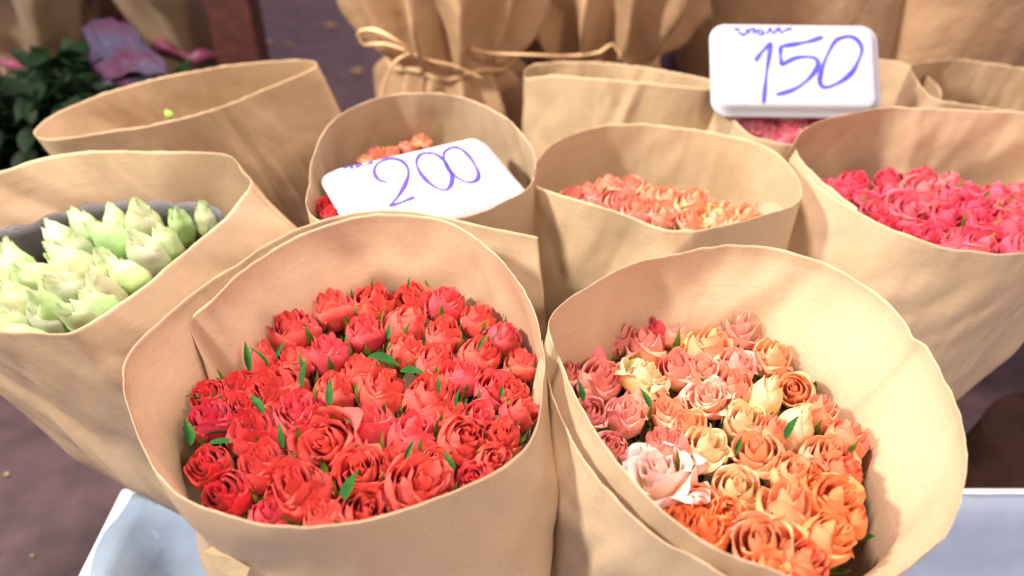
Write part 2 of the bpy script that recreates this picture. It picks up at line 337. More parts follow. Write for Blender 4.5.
def rose_variant(kind, seed):
    rnd = random.Random(seed*31+5); parts = []
    head = MB(); outs = []; ph = rnd.uniform(0, 6.28)
    def ring(n, r0, r1, h0, h1, w, prof, curl, ruf, pin, dst, step=None, jit=.25):
        nonlocal ph
        for k in range(n):
            q = k/max(1, n-1)
            mb = dst if dst is not None else MB()
            petal(mb, ph, w, r0+(r1-r0)*q, h0+(h1-h0)*q+rnd.uniform(-.04,.04), prof, curl*rnd.uniform(.5,1.4), ruf, rnd.uniform(0,90), pinch=pin, nu=9 if dst is not None else 15, nv=9 if dst is not None else 13)
            if dst is None: outs.append(mb)
            ph += (step or 2.3)+rnd.uniform(-jit,jit)
    op = rnd.uniform(-.10, .12)
    if kind == 'open':            # rounded spray rose, folds showing at the mouth
        ring(5, .09, .26, 1.50, 1.48, 2.0, (.6,1.1,1.0,.80), .02, .04, 0, head)
        ring(4, .34, .46, 1.48, 1.42, 1.5, (.46,1.1,1.04,.80+op), .05, .11, .02, head)
        ring(4, .54, .62, 1.40, 1.32, 1.35, (.42,1.10,1.08,.84+op), .08, .12, .04, head)
        ring(4, .74, .80, 1.28, 1.10, 1.35, (.38,1.06,1.10,.86+op), .10, .10, .06, None, PI/2, .25)
    elif kind == 'tea':           # high centred bud, broad petals hugging, lips rolled back
        ring(4, .08, .20, 1.78, 1.76, 2.3, (.8,1.2,1.0,.66), .0, .02, 0, head)
        ring(3, .28, .40, 1.74, 1.68, 1.9, (.60,1.15,1.04,.70+op), .03, .04, .02, head)
        ring(3, .50, .58, 1.62, 1.54, 1.6, (.50,1.12,1.08,.80+op), .09, .06, .04, head)
        ring(4, .68, .76, 1.46, 1.24, 1.42, (.42,1.08,1.12,.88+op), .20, .06, .09, None, PI/2*1.0, .25)
    elif kind == 'blown':         # wide open large bloom
        ring(6, .08, .24, 1.26, 1.28, 1.9, (.6,1.1,1.0,.82), .02, .04, 0, head)
        ring(4, .32, .46, 1.28, 1.22, 1.5, (.42,1.05,1.02,.90+op), .06, .08, .02, head)
        ring(4, .54, .62, 1.18, 1.10, 1.35, (.38,1.05,1.06,1.0+op), .12, .09, .05, head)
        ring(5, .76, .86, 1.06, .88, 1.15, (.32,1.02,1.10,1.06+op), .22, .09, .10, None, 2*PI/5*2, .2)
    else:                         # 'bud': long, closed, pointed
        ring(4, .06, .22, 2.02, 2.0, 2.3, (1.4,1.7,1.1,.35), .0, .02, 0, head)
        ring(3, .34, .42, 1.94, 1.88, 2.2, (.95,1.35,1.06,.34), .02, .01, 0, head)
        ring(3, .54, .60, 1.84, 1.60, 1.8, (.78,1.22,1.08,.50+op), .06, .02, .02, None, 2*PI/3, .3)
    # calyx with five sepals
    cal = MB()
    cal.grid([[Vector((r*math.cos(a*2*PI/10), r*math.sin(a*2*PI/10), z)) for a in range(10)] for r, z in ((.05,-.32),(.17,-.28),(.24,-.14),(.22,-.02),(.30,.06))], None, True)
    for k in range(5):
        a = k*2*PI/5+rnd.uniform(-.2,.2); L = rnd.uniform(.8,1.3)*(1.0 if kind != 'bud' else .5); out = rnd.uniform(.82,1.15)*(1 if kind != 'bud' else .65); P = []
        bend = rnd.uniform(-.1,.35)
        for i in range(8):
            t = i/7; wd = .19*math.sin(PI*(t*.86+.12))*(1-.25*t)
            r = .22+(out-.22)*math.sin(min(1,t*1.3)*PI/2)+bend*max(0,t-.6); z = -.02+L*t**1.3
            e = Vector((math.cos(a), math.sin(a), 0)); sde = Vector((-math.sin(a), math.cos(a), 0))
            P.append([e*(r-.03)+sde*wd+Vector((0,0,z)), e*r+Vector((0,0,z)), e*(r-.03)-sde*wd+Vector((0,0,z))])
        cal.grid(P)
    return head, outs, cal

STEM = MB(); STEM.tube([(0,0,-.2),(.03,.02,-2.5),(0,.05,-5),(.04,0,-9),(0,0,-14)], .085, 8)
LEAF_V = []
def leaf_mb(seed):
    rnd = random.Random(seed); mb = MB(); P = []; n = 13; bend = rnd.uniform(.1,.5); tw = rnd.uniform(-.4,.4)
    for i in range(n):
        t = i/(n-1); wd = .22*math.sin(PI*t**.8)**.9*(1-.3*t) + (.025 if i % 2 else 0)
        if t == 0 or t == 1: wd = .012
        c = Vector((t, 0, .1*t-bend*t*t)); a = tw*t
        row = []
        for s in (-1,-.5,0,.5,1):
            row.append(c+Vector((0, s*wd*math.cos(a), abs(s)*wd*.38 + s*wd*math.sin(a) + (.01*math.sin(t*40) if abs(s) == 1 else 0))))
        P.append(row)
    mb.grid(P); return mb

LIB = {}
def get_rose(kind, seed, mat):
    key = (kind, seed, mat)
    if key not in LIB:
        h, outs, cal = rose_variant(kind, seed)
        def md(mb, nm, mt, attr=True):
            me = bpy.data.meshes.new(nm); me.from_pydata([tuple(p) for p in mb.v], [], mb.f); me.materials.append(M[mt])
            me.polygons.foreach_set('use_smooth', [True]*len(me.polygons))
            if attr:
                a = me.attributes.new('tip', 'FLOAT', 'POINT'); a.data.foreach_set('value', mb.a)
            me.update(); return me
        LIB[key] = (md(h, 'flower_head', mat), [md(o, 'outer_petal', mat) for o in outs], md(cal, 'calyx', 'sepal', False))
    return LIB[key]
stem_me = None
leaf_mes = []
def leaf_mesh(i):
    while len(leaf_mes) <= i:
        mb = leaf_mb(len(leaf_mes)+3); me = bpy.data.meshes.new('leaf'); me.from_pydata([tuple(p) for p in mb.v], [], mb.f); me.materials.append(M['leaf'])
        me.polygons.foreach_set('use_smooth', [True]*len(me.polygons)); me.update(); leaf_mes.append(me)
    return leaf_mes[i]
def child(name, me, root, mtx=None, color=None, solid=0):
    o = bpy.data.objects.new(name, me); COL.objects.link(o); o.parent = root
    if mtx is not None: o.matrix_local = mtx
    if color: o.color = (*color, 1)
    return o
_st = bpy.data.meshes.new('stem'); _st.from_pydata([tuple(p) for p in STEM.v], [], STEM.f); _st.materials.append(M['stem'])
_st.polygons.foreach_set('use_smooth', [True]*len(_st.polygons))
ROSES = []
def rose(pos, R, kind, mat, color, base, label, group, rnd, tilt=.22, toward=None, lift=.7, hk=1.0, nvar=6, leafp=.25, sepal=True):
    """pos = centre of the bloom as seen; R = bloom radius in metres"""
    base = Vector(base)
    ax = (pos-base).normalized()
    ax = (ax*lift + Vector((0,0,1))*(1-lift)).normalized()
    ax = (ax + Vector((rnd.gauss(0, tilt), rnd.gauss(0, tilt), 0)) + (toward or Vector())).normalized()
    q = ax.to_track_quat('Z', 'X') @ Quaternion((0,0,1), rnd.uniform(0, 2*PI))
    head, outs, cal = get_rose(kind, rnd.randint(0, nvar-1), mat)
    root = empty('rose')
    s = R/.98
    hz = {'open': .88, 'tea': 1.05, 'blown': .78, 'bud': 1.15}[kind]
    root.matrix_world = Matrix.Translation(pos - ax*s*hz*hk) @ q.to_matrix().to_4x4() @ Matrix.Diagonal((s, s, s*hk, 1))
    root.location = pos - ax*s*hz*hk; root.rotation_mode = 'QUATERNION'; root.rotation_quaternion = q; root.scale = (s, s, s*hk)
    tag(root, label, 'rose', group)
    child('flower_head', head, root, color=color)
    for o in outs:
        v = rnd.uniform(.9, 1.08); child('outer_petal', o, root, color=(color[0]*v, color[1]*v*rnd.uniform(.85,1.15), color[2]*v*rnd.uniform(.85,1.15)))
    child('calyx', cal, root)
    W = Matrix.Translation(root.location) @ q.to_matrix().to_4x4() @ Matrix.Diagonal((s, s, s*hk, 1)); Wi = W.inverted()
    d = (root.location - base).normalized()
    qs = d.to_track_quat('Z', 'X')
    L = min(14*.02, (root.location-base).length*.85)
    child('stem', _st, root, Wi @ (Matrix.Translation(root.location) @ qs.to_matrix().to_4x4() @ Matrix.Diagonal((.020,.020,L/14,1))))
    if rnd.random() < leafp:
        a = rnd.uniform(0, 2*PI)
        q2 = Quaternion((0,0,1), a) @ Quaternion((0,1,0), -rnd.uniform(.1,.9))
        child('leaf', leaf_mesh(rnd.randint(0,4)), root, Matrix.Translation((math.cos(a)*.45, math.sin(a)*.45, rnd.uniform(-.9,-.1))) @ q2.to_matrix().to_4x4() @ Matrix.Diagonal((1.25,1.3,1.2,1)))
    ROSES.append((root, W))
    return root
ORD = ['', 'first','second','third','fourth','fifth','sixth','seventh','eighth','ninth','tenth','eleventh','twelfth','thirteenth']
def bunch(L, zf, zb, kinds, mat, colf, base, where, grp, words, rowh, seed, sizef=1.0, manual={}, **kw):
    """L: (px, py, width px); builds every rose of a wrap and words its place in it"""
    rnd = random.Random(seed); y0 = min(p[1] for p in L); y1 = max(p[1] for p in L)
    rows = {}
    for i, p in enumerate(L):
        rows.setdefault(int((p[1]-y0)/rowh), []).append(i)
    rk = {}
    for a, k in enumerate(sorted(rows)):
        for b, i in enumerate(sorted(rows[k], key=lambda i: L[i][0])): rk[i] = (a+1, b+1)
    out = []
    for i, p in enumerate(L):
        z = zb + (zf-zb)*(p[1]-y0)/max(1, y1-y0) + rnd.uniform(-.003,.003)
        P = at(p[0], p[1], z); dist = (P-CAM).dot(FW)
        R = p[2]/2*dist/FPX*sizef
        kd = p[3] if len(p) > 3 else rnd.choice(kinds)
        c = colf(p[0], p[1], rnd) if len(p) < 5 else p[4]
        r_, c_ = rk[i]
        lab = manual.get(i) or '%s rose, %s from left in row %s from the back, %s' % (words(p, kd, rnd), ORD[c_], ['','one','two','three','four','five','six','seven','eight','nine'][r_], where)
        out.append(rose(P, R, kd, mat, c, base, lab, grp, rnd, **kw))
    return out
def lerp3(a, b, t): return tuple(x+(y-x)*t for x, y in zip(a, b))

LA = [(333,308,42),(375,301,38),(412,298,36),(446,303,38),(478,319,34),(293,330,48),(365,330,38),(409,323,40),(444,332,36),(504,337,36),(521,363,34),
 (328,352,42),(264,357,32,'bud'),(406,350,36),(437,360,40),(481,353,40),(497,388,40),(463,376,36),(361,371,40),(382,388,46),(432,396,52),(335,389,40),
 (276,389,54),(239,386,36),(209,396,36),(210,419,42),(254,432,52),(301,414,52),(327,445,62,'blown'),(370,425,48),(414,435,52),(465,438,48),(502,435,36),(521,411,34),
 (208,466,42),(226,494,50),(264,464,48),(297,489,62),(361,473,56),(420,486,64),(271,515,42),(365,512,56),(476,480,40),(322,514,38),(293,362,36),(452,415,34),(245,405,30),(395,462,34),(480,418,34),(494,460,34),(452,508,34),(515,392,30),(438,462,34)]
def colA(px, py, r):
    t = max(0, min(1, (px-190)/160+r.uniform(-.15,.15)))  # roses darken leftward: shade on that side put into their colour
    return lerp3((.66,.02,.04), (.87,.105,.090), t) if r.random() > .3 else lerp3((.68,.025,.08), (.86,.09,.115), t)
mA = {28: 'largest wide open coral rose, near the middle of the front left wrap',
      39: 'round open coral rose with swirled centre against the front rim, front left wrap',
      12: 'small dark red bud with green sepals at back left, front left wrap',
      31: 'long oval coral rose standing on edge near right rim, front left wrap',
      37: 'large orange red rose near front rim, beside the round swirled one, front left wrap',
      0: 'tall red rose at the back beside the bare paper, front left wrap'}
bunch(LA, .560, .562, ['open'], 'red_petal', colA, (-.115,.49,.14), 'front left wrap', 'red roses in the front left wrap',
      lambda p, k, r: ('dark red' if p[0] < 260 else 'red' if p[0] < 350 else 'coral red')+(' large' if p[2] > 50 else ' small' if p[2] < 37 else ''), 34, 3, 1.21, mA, tilt=.26, toward=Vector((0,-.02,0)), nvar=12, leafp=.8, hk=1.16)

PK=(0.94,0.42,0.34); PP=(0.95,0.57,0.45); OR=(0.97,0.39,0.14); PE=(0.97,0.51,0.26); CR=(0.97,0.73,0.41)
LB = [(697,319,40,'tea',(0.95,0.49,0.37)),(737,329,46,'tea',(0.97,0.57,0.44)),(773,358,36,'tea',PE),(620,338,38,'tea',PK),(592,353,36,'bud',(0.92,0.34,0.34)),(644,347,38),(673,333,34),(602,380,42,'tea',(0.95,0.42,0.34)),
 (644,377,44,'blown',CR),(677,369,40),(710,347,42,'tea',PE),(737,366,36,'tea',(0.96,0.51,0.40)),(734,387,38),(710,398,38,'blown',(0.96,0.57,0.42)),(767,396,42,'bud',CR),(794,392,34,'tea',PE),(797,424,46,'bud',CR),(820,410,36),
 (848,437,40,'open',(0.93,0.30,0.17)),(830,455,46,'tea',PE),(745,420,42,'tea',CR),(755,452,46,'tea',PE),(707,446,42,'tea',CR),(669,413,40,'tea',(0.95,0.55,0.34)),(626,413,40,'tea',(0.95,0.48,0.40)),
 (590,412,32,'tea',(0.93,0.43,0.41)),(611,446,34,'open',(0.93,0.40,0.34)),(660,472,66,'blown',(0.98,0.80,0.69)),(698,504,40,'tea',OR),(737,488,48,'tea',CR),(794,473,46,'open',PE),(788,509,60,'tea',PE),
 (838,500,52,'tea',OR),(761,542,60,'tea',PE),(832,538,50,'tea',OR),(806,560,50,'open',(0.94,0.30,0.14)),(706,530,48,'tea',OR),(680,522,38,'tea',OR),(569,374,26,'tea',PK),(656,333,32,'bud',(0.75,0.11,0.13)),
 (665,446,44,'open',(0.92,0.36,0.28)),(768,572,50,'tea',OR),(701,372,34,'tea',(0.96,0.51,0.36)),(772,430,34),(812,485,36,'open',OR),(846,470,34,'open',(0.90,0.22,0.11)),(728,515,36,'open',OR),(640,400,32),(690,425,34,'tea',PE),(585,385,28,'bud',PK),(856,520,30,'bud',OR)]
def colB(px, py, r):
    t = max(0, min(1, ((px-600)/200+(py-330)/260)*.62+r.uniform(-.15,.15)))
    return lerp3((0.95,0.46,0.36), (0.97,0.43,0.20), t)
LB = [(p[0], p[1]-(3 if p[1] < 345 else 2 if p[1] < 400 else 0))+tuple(p[2:4])+((tuple(min(1, c*w) for c, w in zip(p[4], (1.03,1.05,.96))),) if len(p) > 4 else ()) for p in LB]
mB = {27: 'largest pale pink fully open rose pressed against the left rim, front right wrap',
      8: 'cream centred open rose with folded petals near the left, front right wrap',
      4: 'tall pink bud leaning on the left paper wall, front right wrap',
      16: 'cream and apricot bud lying sideways at right, front right wrap',
      39: 'dark pink bud half hidden at the back left, front right wrap',
      1: 'pale pink rose at the back against bare paper, front right wrap'}
bunch(LB, .553, .562, ['tea','tea','tea','open'], 'peach_petal', colB, (.165,.48,.14), 'front right wrap', 'peach and pink roses in the front right wrap',
      lambda p, k, r: ('pink' if p[0]+.6*(p[1]-330) < 690 else 'apricot' if p[0]+p[1] < 1240 else 'orange')+(' large' if p[2] > 47 else ' small' if p[2] < 35 else ''), 36, 4, 1.20, mB, hk=1.14, tilt=.27, toward=Vector((0,-.04,0)), nvar=12, leafp=.7)

LC = [(143,221,40),(180,222,28),(205,216,26),(83,224,30),(114,218,26),(58,236,32),(108,238,40),(15,263,42),(66,260,40),(78,245,32),(143,250,42),(106,266,36),(101,291,40),(60,288,46),(15,296,36),(45,311,46),(8,322,38),(78,315,38),(96,303,32),(124,272,34),(-25,275,40),(-30,305,40),(35,275,36),(165,240,30),(20,340,40),(-60,290,40)]
bunch(LC, .553, .555, ['bud'], 'green_petal', lambda x, y, r: lerp3((.50,.72,.34), (.74,.82,.52), r.random()), (-.235,.735,.09), 'wrap at left edge', 'pale green roses in the wrap at the left edge',
      lambda p, k, r: 'pale green', 22, 5, 1.28, {0: 'tallest pale green rose bud, at the back of the wrap at left edge'}, hk=1.22, tilt=.24, toward=Vector((-.05,-.05,0)), nvar=8, leafp=.05)
LF = [(571,195,20),(589,193,23),(609,186,25),(631,186,25),(615,203,29),(639,208,29),(653,195,22),(669,198,27),(663,217,25),(695,202,33),(691,220,29),(724,213,27),(747,216,27),(716,222,24),(592,209,24),(735,226,24),(760,224,22),(640,224,24)]
bunch(LF, .565, .560, ['tea'], 'peach_petal', lambda x, y, r: lerp3((.95,.42,.30), (.97,.52,.26), min(1, max(0, (x-570)/150+r.uniform(-.2,.2)))), (.16,.90,.12), 'middle wrap', 'peach roses in the middle wrap',
      lambda p, k, r: 'salmon' if p[0] < 640 else 'peach', 12, 6, 1.3, tilt=.25, nvar=6, leafp=.12)
LG = [(832,187,20),(855,181,25),(864,199,28),(888,181,27),(888,197,31),(924,177,22),(924,193,37,'tea',(.88,.17,.22)),(950,181,22,'tea',(.88,.19,.24)),(910,211,38),(967,191,29),(995,195,29),(1017,195,26),(947,201,28),(977,212,35),(1013,210,28),(906,235,29),(930,237,31),(949,218,29),(989,231,40),(979,250,36),(1015,231,33),(1019,248,33),(878,214,29),(884,225,26),(957,243,29),(1045,205,32),(1045,232,34),(843,197,22),(1035,190,26)]
bunch(LG, .560, .565, ['tea','blown','tea'], 'pink_petal', lambda x, y, r: lerp3((.86,.06,.13), (.90,.13,.20), r.random()), (.44,.86,.13), 'right edge wrap', 'hot pink roses in the wrap at the right edge',
      lambda p, k, r: 'hot pink', 15, 7, 1.32, {6: 'pale pink large rose at the back of the hot pink ones, right edge wrap'}, tilt=.3, nvar=6, leafp=.25)
LE = [(421,142,20),(407,148,17),(377,155,18),(391,153,16),(328,205,22),(332,214,20),(365,160,14)]
bunch(LE, .583, .573, ['open'], 'red_petal', lambda x, y, r: lerp3((.93,.36,.24), (.92,.22,.18), r.random()) if y < 190 else (.80,.04,.05), (-.09,.98,.12), 'under the 200 tray', 'coral roses under the 200 tray',
      lambda p, k, r: 'coral red' if p[1] > 180 else 'coral orange', 14, 8, 1.25, {0: 'coral orange rose peeking highest above the top edge of the 200 tray'}, tilt=.2, nvar=9, leafp=0)
LI = [(758,127,24),(745,126,20),(785,132,26),(799,128,22),(806,136,22),(819,123,22),(864,114,20),(850,119,20),(822,118,18),(838,116,16),(872,110,16),(772,124,18),(835,122,20),(840,136,22),(822,140,22),(770,136,20)]
bunch(LI, .545, .550, ['open','tea'], 'pink_petal', lambda x, y, r: lerp3((.93,.16,.27), (.95,.28,.38), r.random()), (.44,1.24,.10), 'below the 150 tray', 'pink roses below the 150 tray',
      lambda p, k, r: 'bright pink', 9, 9, 1.4, tilt=.25, nvar=6, leafp=0)
# the one bud that shows above the rim of the empty looking wrap
bunch([(168,113,9)], .600, .600, ['bud'], 'green_petal', lambda x, y, r: (.55,.85,.25), (-.34,1.16,.12), '', 'pale green bud in the wide wrap', lambda *a: '', 5, 10, 1.2,
      {0: 'tiny green bud tip showing over the rim of the wide empty looking wrap'}, nvar=6, leafp=0)

# hand-placed leaves: (px, py, z, length m, heading deg, pitch deg)
bpy.context.view_layer.update()
for px, py, z, ln, wd, hd, pt, lab in [(368,356,.590,.034,1.3,-20,5,'large green leaf lying over the roses'),(400,371,.588,.024,1.2,-10,5,0),(345,500,.583,.026,1.7,75,20,'broad green leaf near the front rim'),(303,388,.580,.032,.7,95,30,0),(306,372,.580,.022,.6,120,30,0),
        (331,408,.582,.030,.65,100,25,0),(222,401,.568,.040,.55,165,0,0),(226,410,.566,.028,.6,200,0,0),(208,444,.568,.034,.7,5,0,0),(204,436,.566,.026,.7,20,0,0),(264,414,.578,.026,.7,130,15,0),(190,446,.566,.030,.8,110,20,0),(250,372,.575,.030,.55,105,45,0),(268,366,.578,.026,.8,140,30,0),(276,358,.576,.02,.6,60,30,0),
        (284,448,.582,.024,.6,110,30,0),(388,340,.584,.018,.7,90,30,0),(388,352,.584,.014,.6,60,30,0),(456,408,.584,.020,.6,80,40,0),(405,462,.584,.020,.55,70,30,0),(440,394,.584,.018,.6,100,30,0),(478,350,.584,.018,.6,60,30,0),(492,342,.584,.016,.6,50,30,0),(455,470,.584,.02,.6,130,30,0),(500,400,.584,.016,.6,80,30,0),
        (372,292,.580,.016,.5,90,60,0),(408,290,.580,.014,.5,70,60,0),
        (786,440,.580,.024,.8,60,40,0),(650,408,.580,.02,.8,110,30,0),(583,402,.580,.022,.7,100,40,0),(735,455,.580,.018,.6,60,30,0)]:
    p = at(px, py, z-.006); best = min(ROSES, key=lambda r: (r[1].translation-p).length)
    q = Quaternion((0,0,1), math.radians(hd)) @ Quaternion((0,1,0), -math.radians(pt)) @ Quaternion((1,0,0), math.radians(random.uniform(-40,40)))
    o = child('leaf', leaf_mesh(random.randint(0,4)), best[0], best[1].inverted() @ (Matrix.Translation(p) @ q.to_matrix().to_4x4() @ Matrix.Diagonal((ln, ln*wd, ln, 1))))
    if lab: o['label'] = lab

# newspaper collar inside the green wrap
def collar(rim, zz, dz, name, label):
    R = spline([at(p[0], p[1], zz) for p in rim], 60); V=[]; UV=[]; n=len(R)
    for i in range(5):
        for j, p in enumerate(R):
            V.append(p+Vector((0, 0, -dz*i/4 + (.002*math.sin(j*.9) if i == 0 else 0)))); UV.append((j/n*1.4, 1-i/4*.35))
    F = [(i*n+j, i*n+j+1, (i+1)*n+j+1, (i+1)*n+j) for i in range(4) for j in range(n-1)]
    o = mesh(name, V, F, 'news', None, True, UV, None, .0006); tag(o, label, 'newspaper')
collar([(-80,242),(-30,232),(20,226),(60,212),(110,202),(160,201),(205,204),(222,212)], .572, .06, 'newspaper_sheet', 'grey printed newspaper tucked behind the pale green roses')

# ------------------------------------------------------------------ price trays
def frame_from(TL, TR, BL):
    X = (TR-TL).normalized(); Yd = (BL-TL); Yd = (Yd - X*Yd.dot(X)).normalized(); Z = X.cross(-Yd).normalized()
    return X, -Yd, Z
def tray(TL, TR, BL, w, h, label, strokes, crop, ink, wid, rr):
    X, Y, Z = frame_from(TL, TR, BL)
    C = TL + X*w/2 - Y*h/2
    Mx = Matrix((( X.x,Y.x,Z.x,C.x),(X.y,Y.y,Z.y,C.y),(X.z,Y.z,Z.z,C.z),(0,0,0,1)))
    root = empty('price_tray'); root.matrix_world = Mx
    root.location = C; root.rotation_mode='QUATERNION'; root.rotation_quaternion = Mx.to_quaternion()
    tag(root, label, 'price sign', 'foam price trays')
    rings = []
    def rrect(ww, hh, r, z, n=10):
        out = []
        for cx, cy, a0 in ((ww/2-r, hh/2-r, 0), (-ww/2+r, hh/2-r, 90), (-ww/2+r, -hh/2+r, 180), (ww/2-r, -hh/2+r, 270)):
            for k in range(n+1):
                a = math.radians(a0+90*k/n); out.append(Vector((cx+r*math.cos(a), cy+r*math.sin(a), z)))
        return out
    prof = [(0,-.0150),(-.0002,-.0135),(.0015,-.0125),(.004,-.0115),(.008,-.0075),(.011,-.0035),(.0135,-.0012),(.017,0),(.03,.0002)]
    for ins, z in prof: rings.append(rrect(w-2*ins, h-2*ins, max(.006, rr-ins*.8), z))
    mb = MB(); mb.grid(rings, None, True)
    m = len(rings[0]); b = len(mb.v); mb.v.append(Vector((0,0,.0002))); mb.a.append(0)
    base = b-m
    for k in range(m): mb.f.append((b, base+k, base+(k+1) % m))
    t = mb.build('tray', 'foam', root, solid=.0018); t['label'] = 'white foam tray turned upside down'
    def P(x, y):
        px = crop[0]+x/crop[2]; py = crop[1]+y/crop[2]; d = ray(px, py)
        k = (C-CAM).dot(Z)/d.dot(Z); q = CAM+d*k-C
        return Vector((q.dot(X), q.dot(Y), .0018))
    for nm, st in strokes:
        mb = MB()
        for s in st:
            pts = spline([P(*a) for a in s], 14+len(s)*4); n = len(pts); rows = []
            for i, p in enumerate(pts):
                tg = (pts[min(i+1,n-1)]-pts[max(i-1,0)]).normalized(); nn = Vector((-tg.y, tg.x, 0))
                wv = wid*(1+.3*math.sin(i*.35))*(.55+.45*math.sin(PI*min(1, max(0, i/(n-1))))**.4)*(.6 if nm == 'small_writing' else 1)/2
                rows.append([p+nn*wv+Vector((0,0,-.0004)), p+nn*wv*.8, p-nn*wv*.8, p-nn*wv+Vector((0,0,-.0004))])
            mb.grid(rows)
        mb.build(nm, ink, root)
    return root
TL, TR, BL = at(317,167,.618), at(481,130,.618), at(366,245,.592)
c5 = (310,130,4.45)
tray(TL, TR, BL, (TR-TL).length, (BL-TL).length*.98, 'white foam tray with 200 written in blue, lying on coral roses',
  [('number', [[(345,238),(305,224),(286,190),(300,155),(350,132),(405,140),(437,180),(430,230),(395,295),(352,343)],[(352,343),(400,328),(465,302)],
     [(540,110),(500,108),(474,140),(485,185),(520,230),(565,262),(605,270),(628,245),(630,200),(605,150),(565,115),(530,104),(505,108)],
     [(668,88),(630,82),(597,105),(600,145),(625,190),(670,225),(715,237),(745,222),(748,190),(722,140),(690,102),(658,80),(635,76)]]),
   ('small_writing', [[(150,176),(162,170),(172,166)],[(178,170),(190,162),(184,178)],[(208,158),(211,171),(225,158),(239,166)],[(249,156),(264,153),(273,145),(269,158)]])], c5, 'ink', .0052, .022)
TL, TR, BL = at_y(712,21,1.22), at_y(880,23,1.22), at_y(718,113,1.12)
c6 = (700,10,4.115)
tray(TL, TR, BL, (TR-TL).length, (BL-TL).length, 'white foam tray with 150 written in blue, standing upright over pink roses',
  [('number', [[(225,212),(255,172),(292,136)],[(292,136),(274,250),(260,384)],
     [(505,112),(450,130),(390,142),(328,152)],[(330,150),(330,190),(335,230)],[(335,230),(380,203),(430,194),(475,202),(482,235),(440,290),(380,330),(312,350)],
     [(605,110),(560,125),(525,180),(498,250),(492,300),(515,320),(570,300),(620,262),(650,210),(664,160),(640,120),(600,110),(572,122)]]),
   ('small_writing', [[(x, 62+(y-66)*.75+14) for x, y in q] for q in [[(138,72),(158,72),(160,92),(182,102),(190,80),(184,70)],[(202,100),(198,78),(222,68),(216,102)],[(250,74),(232,86),(244,102),(262,90),(250,74)],[(274,102),(288,66),(300,96),(322,66),(334,92),(356,72),(378,66)]]])], c6, 'ink_light', .0066, .024)

# ------------------------------------------------------------------ foam box the front wraps stand in, floor
def slab(name, verts_fn, mat, root): pass
fb = empty('foam_box', (.2,.4,.05)); tag(fb, 'white foam box lined with plastic film under the front wraps', 'box')
x0, x1, y0, y1, zb_, zt, th = -.485, 1.15, .02, .655, .0, .30, .035
def wallbox(lo, hi, nm):
    mb = MB(); mb.box(lo, hi); o = mb.build(nm, 'foam_box', None, smooth=False); o.parent = fb
    o.matrix_parent_inverse = Matrix.Translation(-fb.location)
    bv = o.modifiers.new('bevel', 'BEVEL'); bv.width = .006; bv.segments = 3
wallbox((x0,y0,zb_),(x0+th,y1,zt),'side_wall'); wallbox((x1-th,y0,zb_),(x1,y1,zt),'side_wall')
wallbox((x0+th+.001,y1-th,zb_),(x1-th-.001,y1,zt),'end_wall'); wallbox((x0+th+.001,y0,zb_),(x1-th-.001,y0+th,zt),'end_wall')
wallbox((x0+th+.001,y0+th+.001,zb_+.002),(x1-th-.001,y1-th-.001,.10),'bottom')
# loose film over the rim and sagging inside
mb = MB(); P = []
for i in range(70):
    row = []
    for j in range(50):
        x = x0+.016+(x1-x0-.032)*i/69+.006*math.sin(j*.55)*(i == 0); y = y0+.05+(y1-y0-.066)*j/49
        e = min(x-x0-th, y1-th-y, x1-th-x)
        sag = 0 if e < 0 else min(.085, e*1.5)
        z = zt+.004-sag + .006*noise.noise(Vector((x*7, y*7, 1)))*(1 if e > 0 else .35) + .004*abs(noise.noise(Vector((x*40, y*30, 5))))
        if e < 0: z = max(z, zt+.0025)
        row.append(Vector((x, y, z)))
    P.append(row)
mb.grid(P); o = mb.build('plastic_film', 'film', None, solid=.0006); o.parent = fb; o.matrix_parent_inverse = Matrix.Translation(-fb.location)

mb = MB(); P = []
n = 60
for i in range(n+1):
    P.append([Vector((-12+24*i/n, -3+23*j/n, .0)) for j in range(n+1)])
mb.grid(P); fl = mb.build('floor', 'floor'); fl['kind'] = 'structure'
rnd = random.Random(5)
# clear tape and turned-out paper flap on the red wrap
p0 = at_y(200,553,.40)
tv = [at_y(203,552,.392), at_y(212,547,.392), at_y(232,558,.385), at_y(250,568,.38), at_y(244,582,.38), at_y(222,572,.387)]
o = mesh('tape', tv, [(0,1,2,5),(5,2,3,4)], 'tape', None, False, None, None, .0006)
o.parent = wA; o['label'] = 'shiny yellowish clear tape at the foot of the wrap'

